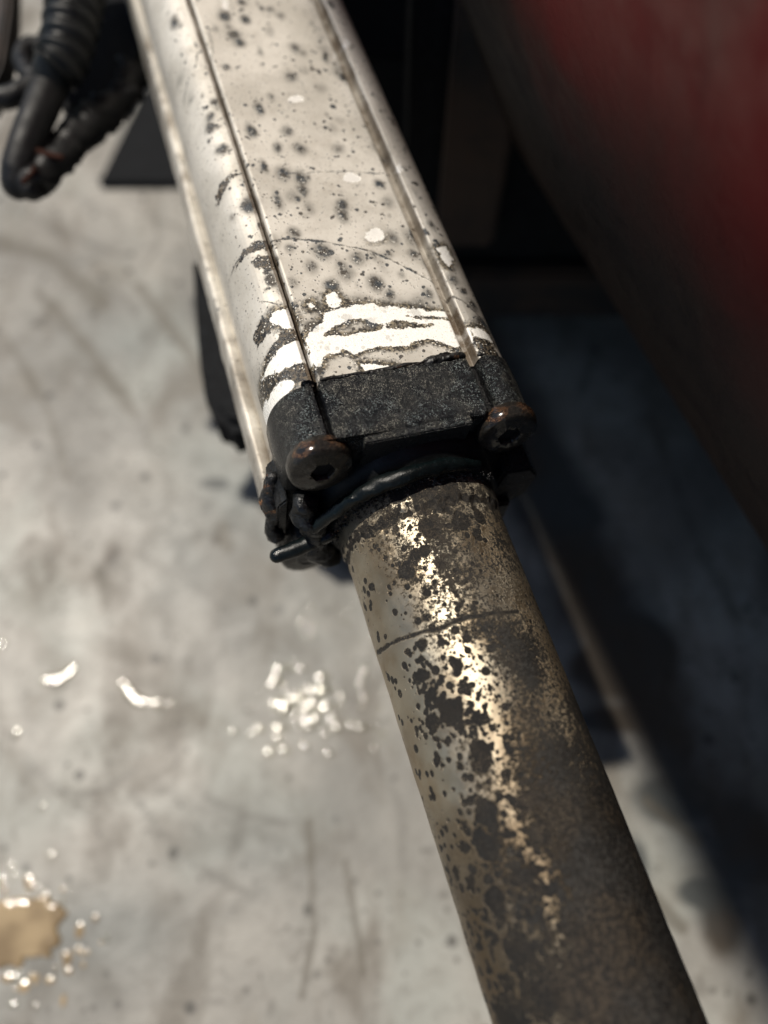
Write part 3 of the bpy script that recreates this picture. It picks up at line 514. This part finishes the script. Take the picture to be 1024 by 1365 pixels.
# ---- rod
th = np.radians(np.concatenate([np.linspace(-40, 220, 420, endpoint=False), np.linspace(220, 320, 40, endpoint=False)]))
ry = [-.006]
while ry[-1] > -.19: ry.append(ry[-1]-.00042)
ry = np.array(ry[::-1]); ry = np.concatenate([[-.34, -.26], ry]); T, RY = np.meshgrid(th, ry)
rm, tm = RY*1000, T*25.0
rr = .025+fnoise(tm, rm, 6, 41)*.0003-.0001
step = np.clip((RY+.0185)/.002, 0, 1); rr = rr+step*.0007
rim = np.clip(1-np.abs(RY+.0185)/.004, 0, 1)
rr = rr+rim*fnoise(tm, rm, 1.6, 43, 3)*.0016
P = np.stack([rr*np.cos(T), RY, rr*np.sin(T)], -1)
rod = grid_mesh('piston_rod', P, M['rod'], act, wrap=True)
deg = np.degrees(T); wt = tm+fnoise(tm, rm, 4, 61)*2.2; wr = rm+fnoise(tm, rm, 4, 62)*2.2
cs = []
def tz(d): return math.radians(d)*25
for _ in range(8500):
    y = rng.uniform(-175, -8); d = rng.uniform(20, 200); r = .15+.55*rng.random()**3.6
    dens = .16+.9*math.exp(-((d-112-(y+40)*-.05)/22)**2)+ .5*(d < 105)+.35*(y < -95)
    if d > 135 and y > -95: dens *= .45
    if rng.random() < dens*.5: cs.append((tz(d), y, r))
for _ in range(520):
    y = rng.uniform(-175, -14); d = rng.uniform(90, 185); r = rng.uniform(.6, 1.3)
    if rng.random() < .30+.5*(y < -80): cs.append((tz(d), y, r))
for d, y, r in RBLOB:
    for k in range(int(r*r*.9) if r > 1.5 else 0): cs.append((tz(d)+rng.normal(0, r*.62), y+rng.normal(0, r*.7), rng.uniform(.25, 1.0)))
sp = circles(wt*.35+tm*.65, wr*.35+rm*.65, cs)
bg_ = circles(wt, wr, [(tz(d), y, r*(.68 if r < 5 else .42)) for d, y, r in RBLOB])
band = np.abs(rm+18.0-fnoise(tm, rm, 9, 5)*3)-1.6-fnoise(tm, rm, 3, 6)*5; bg_ = np.minimum(bg_, band+.4)
low = (166+rm)*.25+fnoise(tm, rm, 22, 8, 5)*16+np.clip((deg-128)/12, 0, 4); bg_ = np.minimum(bg_, low)
lpts = [(tz(a if a > 0 else a+360), y) for a, y in RLINE]; lnr = dist_line(wt*.5+tm*.5, wr*.5+rm*.5, lpts)
mott = np.clip((108-deg)/26, 0, 1)*.34+.26+np.clip(fnoise(tm, rm, 16, 71)*1.3, -.25, .45)+np.clip((-rm-60)/80, 0, 1)*.42*np.clip((135-deg)/20, 0, 1)-.5*np.exp(-((deg-111-fnoise(tm, rm, 15, 33)*30)/6)**2)*np.clip((-rm-60)/20, 0, 1)*np.clip((rm+140)/15, 0, 1)-np.clip((deg-125)/25, 0, 1)*.28  # mottling, thinned along one line to paint the rod's bright highlight path
mott += np.exp(-((deg-100)/8)**2-((rm+27)/8)**2)*.35-np.exp(-((deg-113)/8)**2-((rm+26)/16)**2)*.35
br = np.clip((-rm-55)/70, 0, 1)*.7+np.clip(fnoise(tm, rm, 22, 91)*2, -.3, .5)
for k, v in (('spot', sp), ('dark', bg_), ('line', lnr), ('mottle', mott), ('fine', np.clip(.25+np.exp(-((deg-106)/16)**2)*.8+fnoise(tm, rm, 10, 55)*1.5, 0, 1)*np.clip((138-deg)/10, .0, 1)), ('brown', np.clip(br, 0, 1))): attr(rod, k, v)
# ---------------------------------------------------------------- cable boot, cable and plug at the upper left
def plate(name, poly, z0, z1, mat, parent=None, bev=.002, seg=2):
    def fill(bm):
        vs = [bm.verts.new((x, y, z1)) for x, y in poly]; fc = bm.faces.new(vs)
        r = bmesh.ops.extrude_face_region(bm, geom=[fc]); bmesh.ops.translate(bm, vec=(0, 0, z0-z1), verts=[e for e in r['geom'] if isinstance(e, bmesh.types.BMVert)])
        bmesh.ops.recalc_face_normals(bm, faces=bm.faces)
        if bev: bmesh.ops.bevel(bm, geom=list(bm.edges), offset=bev, segments=seg, affect='EDGES', clamp_overlap=True)
    o = fromfn(name, fill, mat, parent); autosmooth(o, 40); return o
def P3(x, y, z): return (*px(x, y, z), z)
plug = bpy.data.objects.new('cable_plug', None); C.objects.link(plug); plug.location = P3(130, 60, .2)
tag(plug, 'black cable plug with corrugated boot hanging left of the speckled aluminium profile', 'cable plug')
def P3l(x, y, z): return Vector(P3(x, y, z))-plug.location
def rel(o): o.location = -plug.location; return o
rel(plate('plug_housing', [px(*q, .2) for q in ((112, -60), (212, -60), (203, 20), (196, 70), (180, 104), (146, 138), (112, 150), (76, 140), (84, 100), (102, 60))], .186, .2, M['dark'], plug, .004, 4))
blobtube('lever_arm', [P3l(176, 95, .192), P3l(160, 130, .194), P3l(128, 160, .196), P3l(98, 190, .198), P3l(70, 218, .199), P3l(42, 246, .199)], lambda t: .0082-.0018*t, M['plastic'], plug, 1.0, 27, 18, 10)
blobtube('lever_rib', [P3l(96, 160, .197), P3l(84, 182, .2), P3l(66, 196, .202), P3l(44, 208, .203)], lambda t: .0036, M['plastic'], plug, .8, 28, 14, 8)
# ribbed boot
bp = [P3l(112, -60, .225), P3l(103, -15, .225), P3l(95, 30, .222), P3l(84, 78, .218), P3l(72, 96, .216)]
def ribbed(t): return (.0122-.0022*t)+.0009*math.cos(t*2*math.pi*9.5)
o = blobtube('corrugated_boot', bp, ribbed, M['rubber'], plug, .12, 21, 28, 26)
o = blobtube('cable', [P3l(78, 75, .216), P3l(68, 110, .213), P3l(52, 150, .210), P3l(36, 190, .206), P3l(26, 222, .202), P3l(24, 244, .198)], lambda t: .0078-.0008*t, M['plastic'], plug, .06, 22, 24, 10)
o = blobtube('hose', [P3l(-30, 128, .20), P3l(8, 130, .20), P3l(30, 122, .20), P3l(52, 108, .20), P3l(66, 90, .20)], lambda t: .0052, M['plastic'], plug, .3, 23, 16, 8)
o = blobtube('hose_elbow', [P3l(60, 62, .2), P3l(40, 62, .2), P3l(30, 76, .2), P3l(38, 98, .2), P3l(52, 106, .2)], lambda t: .0046, M['plastic'], plug, .3, 24, 16, 8)
o = blobtube('rusty_clip', [P3l(46, 200, .2062), P3l(64, 206, .2068), P3l(82, 210, .2066)], .0013, M['redwire'], plug, .5, 25, 10, 6)
o = blobtube('rusty_clip', [P3l(32, 242, .2062), P3l(42, 232, .2066), P3l(46, 224, .2066)], .0012, M['redwire'], plug, .5, 26, 10, 6)
post = plate('steel_strap', [px(*q, .2) for q in ((-30, -60), (14, -60), (12, 10), (2, 80), (-20, 130))], .185, .2, M['frame'], None, .002)
tag(post, 'dark steel strap cut off by the left frame edge beside the cable plug', 'strap')
# ---------------------------------------------------------------- dark parts under and behind
t = plate('floor_shape', [px(*q, .006) for q in ((208, 84), (131, 243), (262, 243), (330, 240), (300, 20))], 0.0005, .006, M['dark'], None, .001); tag(t, 'flat dark shape on the floor behind the aluminium profile, slanted left edge', 'steel plate')  # thin dark sheet with a slanted edge, lying on the floor
bf = plate('rubber_buffer', [px(*q, .13) for q in ((254, 330), (259, 430), (266, 500), (274, 540), (292, 566), (322, 574), (352, 566), (372, 520), (372, 330))], .10, .13, M['dark'], None, .006, 4); tag(bf, 'dark rusty buffer block below the left rail of the aluminium profile', 'buffer')
fr = bpy.data.objects.new('steel_chassis', None); C.objects.link(fr); fr.location = (.15, .33, .03); tag(fr, 'dark rusty steel frame box standing between the aluminium profile and the red panel', 'chassis')
def rbox(name, x0, x1, y0, y1, z0, z1, mat, bev=.003):
    o = plate(name, [(x0, y0), (x1, y0), (x1, y1), (x0, y1)], z0, z1, mat, fr, bev); o.location = -fr.location; return o
rbox('crossmember', .012, .40, .335, .40, .028, .30, M['dark'])
rbox('upright', .030, .062, .318, .336, .10, .30, M['frame'])
rbox('cross_beam', -.075, .10, .44, .60, .002, .13, M['dark'])
rbox('support_rail', .012, .30, .322, .334, .032, .075, M['frame'])
# ---------------------------------------------------------------- red machine panel on the right
pn = bpy.data.objects.new('machine_side_panel', None)
B0 = Vector((.120, .221, .16)); dr_ = Vector((-.358, .934, 0)).normalized(); lat = Vector((-dr_.y, dr_.x, 0)); LEAN = R(18.0)
upv = (Z0*math.cos(LEAN)+lat*math.sin(LEAN)).normalized(); nrm = dr_.cross(upv).normalized()
def psheet():
    n, m = 40, 60; H = .95; v = []
    for j in range(m+1):
        hgt = H*(j/m)**1.6
        for i in range(n+1):
            t = -1.2+2.6*i/n; bulge = .010*math.sin(min(hgt, .3)/.3*math.pi)
            v.append((t, bulge-.004*math.exp(-hgt*120), hgt))
    f = [(j*(n+1)+i, j*(n+1)+i+1, (j+1)*(n+1)+i+1, (j+1)*(n+1)+i) for j in range(m) for i in range(n)]
    return v, f
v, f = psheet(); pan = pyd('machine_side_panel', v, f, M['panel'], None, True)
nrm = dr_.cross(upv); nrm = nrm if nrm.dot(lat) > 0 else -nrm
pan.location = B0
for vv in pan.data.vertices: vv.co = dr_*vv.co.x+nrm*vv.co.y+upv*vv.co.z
ud = pyd('underside', [tuple(dr_*t-lat*q+Vector((0, 0, -.002+.02*q))) for q in (.004, .6) for t in (-1.2, 1.4)]+[tuple(dr_*t-lat*q+Vector((0, 0, .012+.02*q))) for q in (.004, .6) for t in (-1.2, 1.4)], [(0, 1, 3, 2), (4, 6, 7, 5), (0, 4, 5, 1), (2, 3, 7, 6), (0, 2, 6, 4), (1, 5, 7, 3)], M['frame'], pan)
md = pan.modifiers.new('thickness', 'SOLIDIFY'); md.thickness = .012; md.offset = -1
tag(pan, 'large dark red grimy machine side panel along the right edge', 'panel')
# ---------------------------------------------------------------- liquid on the floor
def puddle(name, poly, h, mat, seed=1, rings=10, edge=.003):
    poly = resample(poly, lambda a, b: .0012); n = len(poly); c = poly.mean(0); v = []
    ww = 1+fnoise(poly[:, 0]*1000, poly[:, 1]*1000, 6, seed)*.7; poly = c+(poly-c)*ww[:, None]
    L0 = np.hypot(*(poly-c).T)[:, None]
    for k in range(rings+1):
        q = k/rings; e = min(1, q*1.0); d = edge*(1-math.cos(q*math.pi/2)); z = h*math.sin(q*math.pi/2)
        pp = c+(poly-c)*np.clip(1-d/np.maximum(L0, 1e-4), 0, 1); v += [(x, y, z) for x, y in pp]
    for q in (.7, .4, .1):
        pp = c+(pp-c)*q; v += [(x, y, h*(1+.06*(1-q))) for x, y in pp]
    m = rings+4; f = [(a*n+i, a*n+(i+1) % n, (a+1)*n+(i+1) % n, (a+1)*n+i) for a in range(m-1) for i in range(n)]; f.append(tuple((m-1)*n+i for i in range(n)))
    o = pyd(name, v, f, mat, None, True); bm = bmesh.new(); bm.from_mesh(o.data); bmesh.ops.recalc_face_normals(bm, faces=bm.faces); bm.to_mesh(o.data); bm.free(); return o
ap = [px(*q, 0) for q in ((-60, 1215), (-10, 1205), (30, 1198), (62, 1200), (80, 1216), (84, 1245), (76, 1268), (40, 1280), (10, 1296), (-60, 1310))]
tag(puddle('oil_puddle', ap, .0016, M['oil'], 3), 'amber oil puddle on the pale floor at the lower left', 'puddle')
def dome(bm, x, y, r, rnd):
    rings = []; an = rnd.uniform(.7, 1.3)
    for q in (1, .85, .7, .55, .4, .2): rings.append([bm.verts.new((x+r*q*math.cos(a)*an, y+r*q*math.sin(a)/an, (1-q*q)*r*.11+.0003)) for a in np.linspace(0, 2*math.pi, 14, endpoint=False)])
    for a_, b_ in zip(rings[:-1], rings[1:]):
        for i in range(14): bm.faces.new((a_[i], a_[(i+1) % 14], b_[(i+1) % 14], b_[i]))
    bm.faces.new(rings[-1])
def stroke(name, pts, wd, seed, label):
    """a broken streak of flat wet beads that run together"""
    rnd = random.Random(seed)
    def fill(bm):
        for (x0, y0), (x1, y1) in zip(pts[:-1], pts[1:]):
            for k in range(4):
                x, y = px(x0+(x1-x0)*k/4+rnd.gauss(0, 1.2), y0+(y1-y0)*k/4+rnd.gauss(0, 1.2), 0); dome(bm, x, y, wd*rnd.uniform(.7, 1.5)*(.6+.6*math.sin(math.pi*min(1, (k/4+pts.index((x0, y0)))/(len(pts)-1)+.15))), rnd)
    o = fromfn(name, fill, M['water'], None, True); tag(o, label, 'puddle'); return o
stroke('water_puddle', [(58, 906), (72, 909), (86, 902), (96, 892), (104, 882)], .0020, 4, 'small bright wet streak on the floor, leftmost of the two by the water drops')
stroke('water_puddle', [(165, 912), (172, 924), (183, 933), (200, 938), (220, 939), (236, 935)], .0022, 5, 'curved wet streak on the floor, between the smaller streak and the rod')
def drops(bm):
    def drop(x, y, r):
        prf = [(1, 0), (.93, .2), (.75, .38), (.5, .5), (.22, .56)]; rings = []
        an = random.uniform(.55, 1.6)
        for q in (1, .85, .7, .55, .4, .2): rings.append([bm.verts.new((x+r*q*math.cos(a)*an, y+r*q*math.sin(a)/an, (1-q*q)*r*.11+.0003)) for a in np.linspace(0, 2*math.pi, 14, endpoint=False)])
        for a_, b_ in zip(rings[:-1], rings[1:]):
            for i in range(14): bm.faces.new((a_[i], a_[(i+1) % 14], b_[(i+1) % 14], b_[i]))
        bm.faces.new(rings[-1])
    r_ = random.Random(4)
    for _ in range(75):
        x, y = px(395+r_.gauss(0, 24), 940+r_.gauss(0, 24), 0); drop(x, y, .0010+.0034*r_.random()**2)
    for q in ((312, 975), (346, 975), (450, 972), (470, 968), (485, 970), (440, 1005), (360, 1003), (404, 828), (22, 977), (22, 978), (2, 858), (486, 895)): x, y = px(*q, 0); drop(x, y, r_.uniform(.0018, .0032))
    for _ in range(26):
        x, y = px(45+r_.gauss(0, 40), 1235+r_.gauss(0, 55), 0); drop(x, y, r_.uniform(.0008, .0022))
    for _ in range(40):
        x, y = px(r_.uniform(400, 520), r_.uniform(800, 1000), 0); drop(x, y, r_.uniform(.0008, .0016))
def odrops(bm):
    r_ = random.Random(9)
    for _ in range(34):
        a = r_.uniform(0, 6.28); q = 1+abs(r_.gauss(0, .28)); x, y = px(25+72*q*math.cos(a), 1243+58*q*math.sin(a), 0); dome(bm, x, y, r_.uniform(.0006, .0028), r_)
od = fromfn('oil_droplets', odrops, M['oil'], None, True); tag(od, 'small amber oil droplets around the puddle at the lower left', 'oil droplets', kind='stuff')
dp = fromfn('water_drops', drops, M['water'], None, True); tag(dp, 'scattered clear water drops glinting on the pale floor', 'water drops', kind='stuff')
